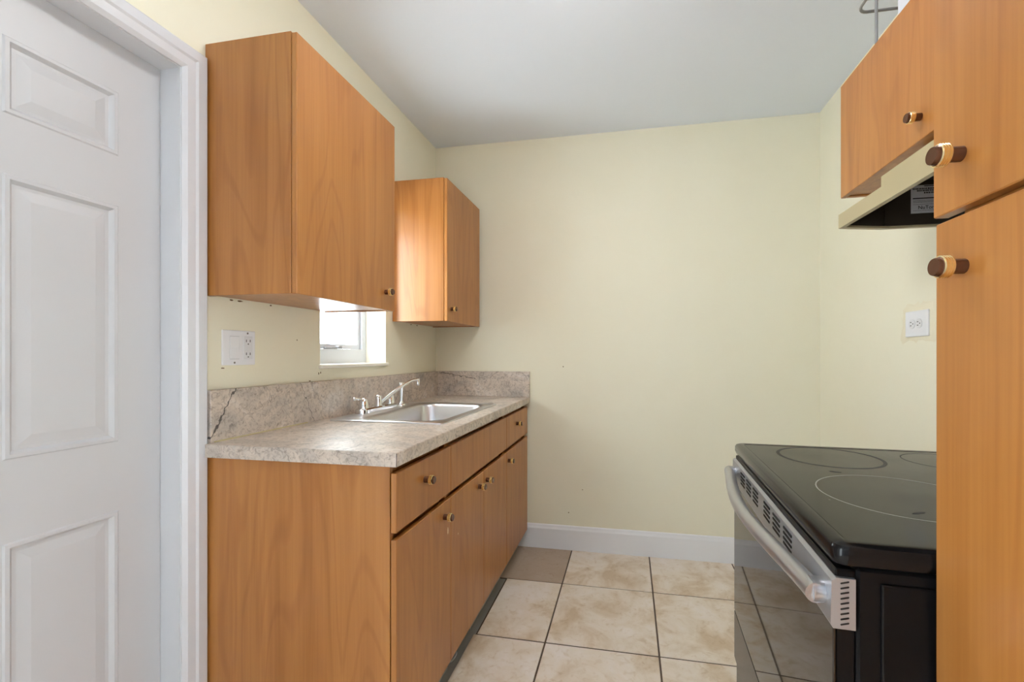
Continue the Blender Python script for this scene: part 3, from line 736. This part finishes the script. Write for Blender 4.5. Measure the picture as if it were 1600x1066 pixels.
# oven door: black body, glass, stainless vent panel with slots
bm = newbm(); bx(bm, 0.004, 0.029, 0.008, SW - 0.008, 0.246, 0.858, 0.002); od = st.part('oven_door', bm, BLKSIDE)
bm = newbm(); bx(bm, 0.0, 0.0042, 0.006, SW - 0.006, 0.392, 0.776, 0.001); st.part('door_glass', bm, GLASSBLK, parent=od)
bm = newbm(); bx(bm, 0.0, 0.0042, 0.006, SW - 0.006, 0.248, 0.388, 0.001); st.part('lower_door_trim', bm, plain('dark grey door metal', lin(60, 60, 62), 0.25, 0.6), parent=od)
bm = newbm()
V0, V1 = 0.777, 0.848
prism(bm, [(-0.004, V0 + 0.006), (-0.001, V0), (0.027, V0), (0.027, V1), (0.003, V1), (-0.003, V1 - 0.004)], 1, 0.002, SW - 0.002)
vp = st.part('vent_panel', bm, STAIN, parent=od)
bm = newbm()
for cidx in range(6):
    yc = 0.175 + cidx * 0.072 + (0.03 if cidx > 2 else 0)
    for rw in range(4):
        z = V1 - 0.016 - rw * 0.0095
        s = 0.004
        P = [(yc, z), (yc + 0.048, z), (yc + 0.048, z + 0.0042), (yc, z + 0.0042)]
        loft(bm, [[(-0.0046, y, zz) for y, zz in P], [(-0.002, y, zz) for y, zz in P]], True, True)
o = st.part('vent_slots', bm, BLACK, parent=od); o['kind'] = 'stuff'
for k in range(9):
    bm = newbm(); z = V0 + 0.005 + k * 0.0072
    A = [(0.0085, z), (0.0185, z + 0.0030), (0.0190, z + 0.0048), (0.0182, z + 0.0054), (0.0083, z + 0.0024), (0.0078, z + 0.0010)]
    loft(bm, [[(x, 0.0016, zz) for x, zz in A], [(x, 0.004, zz) for x, zz in A]], True, True); st.part('side_slot', bm, BLACK, parent=od)
HZ = 0.8135
hp = [(-0.016, 0.022, HZ), (-0.018, 0.05, HZ), (-0.024, 0.10, HZ), (-0.035, 0.18, HZ), (-0.046, 0.28, HZ), (-0.050, 0.37, HZ), (-0.046, 0.46, HZ), (-0.036, 0.56, HZ), (-0.025, 0.64, HZ), (-0.019, 0.69, HZ), (-0.016, 0.714, HZ)]
bm = newbm(); tube(bm, smooth_path(hp, 6), 0.0145, 16); hnd = st.part('handle', bm, HANDLE, 60, parent=od)
for yy in (0.036, 0.698):
    bm = newbm(); loft(bm, [rrect(0, 0, 0.017, 0.0185, 0.016, h) for h in (0.0, 0.012, 0.018)], True, True)
    bmesh.ops.transform(bm, matrix=Matrix.Translation((-0.001, yy, HZ)) @ Matrix.Rotation(-PI / 2, 4, 'Y'), verts=bm.verts)
    st.part('handle_mount', bm, HANDLE, 40, parent=od)
bm = newbm(); bx(bm, 0.006, 0.030, 0.006, SW - 0.006, 0.05, 0.238, 0.004); dr = st.part('drawer', bm, plain('dark drawer metal', lin(58, 58, 60), 0.25, 0.6))
bm = newbm(); bx(bm, 0.03, SD - 0.02, 0.02, SW - 0.02, 0.0, 0.032); st.part('plinth', bm, BLACK)

# ------------------------------------------------------------------ wall plate with switch and receptacle (left wall)
sp_ = Thing('switch_plate', (XL, 1.159, 1.182), 'white two-gang plate with rocker switch and receptacle on the left wall', 'wall plate')
Y0, Y1, Z0, Z1 = 1.101, 1.217, 1.129, 1.2365
bm = newbm(); bx(bm, XL, XL + 0.006, Y0, Y1, Z0, Z1, 0.002, 2); pl = sp_.part('plate', bm, PLASTIC)
bm = newbm(); bx(bm, XL + 0.006, XL + 0.0065, 1.124, 1.158, 1.147, 1.219); sp_.part('switch_shadow_line', bm, plain('shadow line', lin(206, 207, 210), .4))  # grey outline: shade of the gap round the rocker, put into the colour
bm = newbm(); prism(bm, [(XL + 0.0062, 1.149), (XL + 0.0085, 1.149), (XL + 0.0068, 1.217), (XL + 0.0062, 1.217)], 1, 1.1255, 1.1565)
bm.free(); bm = newbm(); A = [(XL + 0.0062, 1.149), (XL + 0.0090, 1.149), (XL + 0.0070, 1.183), (XL + 0.0080, 1.217), (XL + 0.0062, 1.217)]
loft(bm, [[(x, 1.1255, z) for x, z in A], [(x, 1.1565, z) for x, z in A]], True, True); sp_.part('rocker', bm, PLASTIC)
sp_.box('receptacle', XL + 0.006, XL + 0.0085, 1.171, 1.205, 1.147, 1.219, PLASTIC2, 0.0008)
bm = newbm()
for zc in (1.205, 1.164):
    for dy in (-0.007, 0.007): bx(bm, XL + 0.0082, XL + 0.0088, 1.188 + dy - 0.0013, 1.188 + dy + 0.0013, zc - 0.004, zc + 0.004)
    lathe(bm, [(0.0022, XL + 0.0082), (0.0022, XL + 0.0088)], 10, 'x', (0, 1.188, zc - 0.010))
sp_.part('slots', bm, SLOT)['kind'] = 'stuff'
for y, z in ((1.188, 1.229), (1.141, 1.1365)):
    bm = newbm(); lathe(bm, [(0.003, XL + 0.0058), (0.003, XL + 0.0068), (0.001, XL + 0.0072)], 12, 'x', (0, y, z)); sp_.part('screw', bm, plain('screw', lin(130, 126, 118), .4, .6))

# ------------------------------------------------------------------ receptacle on the right wall, with filler patch
rc = Thing('wall_outlet', (XR, 1.769, 1.272), 'white sideways wall outlet in a filler patch on the right wall', 'outlet')
bm = newbm(); n = 36; L0 = []; L1 = []
for k in range(n):
    a = 2 * PI * k / n; ra = 1 / max(abs(math.cos(a)) / 0.095, abs(math.sin(a)) / 0.070) * random.uniform(0.88, 1.12)
    L0.append((XR, 1.769 + ra * math.cos(a), 1.276 + ra * math.sin(a))); L1.append((XR - 0.0015, 1.769 + 0.9 * ra * math.cos(a), 1.276 + 0.9 * ra * math.sin(a)))
loft(bm, [L0, L1], False, True); patch = rc.part('filler_patch', bm, PLASTER)
bm = newbm(); bx(bm, XR - 0.007, XR - 0.001, 1.706, 1.832, 1.226, 1.318, 0.0025, 2); rc.part('plate', bm, PLASTIC)
for dy in (-0.019, 0.019):
    bm = newbm(); lathe(bm, [(0.017, XR - 0.0068), (0.017, XR - 0.0088), (0.0155, XR - 0.0095)], 24, 'x', (0, 1.772 + dy, 1.272)); f = rc.part('receptacle', bm, PLASTIC2, 40)
    bm = newbm()
    for dz in (-0.006, 0.006): bx(bm, XR - 0.0099, XR - 0.0090, 1.772 + dy - 0.0005, 1.772 + dy + 0.007, 1.272 + dz - 0.0013, 1.272 + dz + 0.0013)
    lathe(bm, [(0.0023, XR - 0.0099), (0.0023, XR - 0.009)], 10, 'x', (0, 1.772 + dy - 0.008, 1.272)); rc.part('slots', bm, SLOT, parent=f)['kind'] = 'stuff'

# ------------------------------------------------------------------ wire rack and leaflet on the short cabinet
rk = Thing('wire_rack', (0.82, 1.25, 2.064), 'grey wire rack standing on the short cabinet by the ceiling', 'rack')
ZT = 2.064
def loopw(z, x0, x1, y0, y1, r=0.03):
    p = rrect((x0 + x1) / 2, (y0 + y1) / 2, (x1 - x0) / 2, (y1 - y0) / 2, r, z, 5); return p + [p[0]]
bm = newbm(); tube(bm, loopw(2.272, 0.73, 0.93, 0.95, 1.578), 0.0045, 8); rk.part('rail', bm, WIRE, 60)
bm = newbm(); tube(bm, loopw(2.310, 0.725, 0.935, 0.945, 1.566), 0.0040, 8); rk.part('rail', bm, WIRE, 60)
for x in (0.735, 0.925):
    for y in (0.99, 1.475):
        bm = newbm(); tube(bm, [(x, y, ZT), (x, y, 2.312)], 0.0045, 8); rk.part('leg', bm, WIRE, 60)
for k in range(12):
    y = 0.99 + k * 0.0485
    bm = newbm(); tube(bm, [(0.73, y, 2.272), (0.93, y, 2.272)], 0.0018, 6); rk.part('cross_wire', bm, WIRE, 60)
lf = Thing('leaflet_packet', (0.80, 1.28, ZT), 'white printed paper packet inside the wire rack on the cabinet', 'packet')
bm = newbm(); bx(bm, 0.785, 0.80, 1.02, 1.462, ZT, 2.262, 0.002); pk = lf.part('packet', bm, PAPER)
for (mt, rws) in ((INKB, [(1.33, 1.37, 2.205), (1.34, 1.38, 2.197), (1.36, 1.43, 2.150)]), (INKR, [(1.345, 1.36, 2.219)]), (INKG, [(1.30, 1.345, 2.219), (1.36, 1.38, 2.219), (1.30, 1.40, 2.188), (1.39, 1.43, 2.135)])):
    bm = newbm()
    for (a, b, z) in rws: bx(bm, 0.7845, 0.7852, a, b, z - 0.002, z + 0.002)
    lf.part('print', bm, mt, parent=pk)['kind'] = 'stuff'

# ------------------------------------------------------------------ chipped paint and old sealant specks on the left wall
for (y, z, w_, h_) in ((1.107, 1.1205, 0.007, 0.0025), (1.519, 1.088, 0.003, 0.006), (1.530, 1.090, 0.0025, 0.005), (1.470, 1.0605, 0.006, 0.0025), (1.135, 1.3290, 0.008, 0.003),
                       (1.165, 1.329, 0.012, 0.003), (1.285, 1.329, 0.005, 0.003), (2.26, 1.331, 0.008, 0.003), (2.33, 1.331, 0.010, 0.003), (1.405, 1.215, 0.0025, 0.003)):
    bm = newbm(); c = [(y + w_ * math.cos(2 * PI * k / 8) * random.uniform(.6, 1), z + h_ * math.sin(2 * PI * k / 8) * random.uniform(.6, 1)) for k in range(8)]
    loft(bm, [[(XL - 0.0005, a, b) for a, b in c], [(XL + 0.001, a, b) for a, b in c]], False, True); obj('paint_speck', bm, DIRT, wall_left)
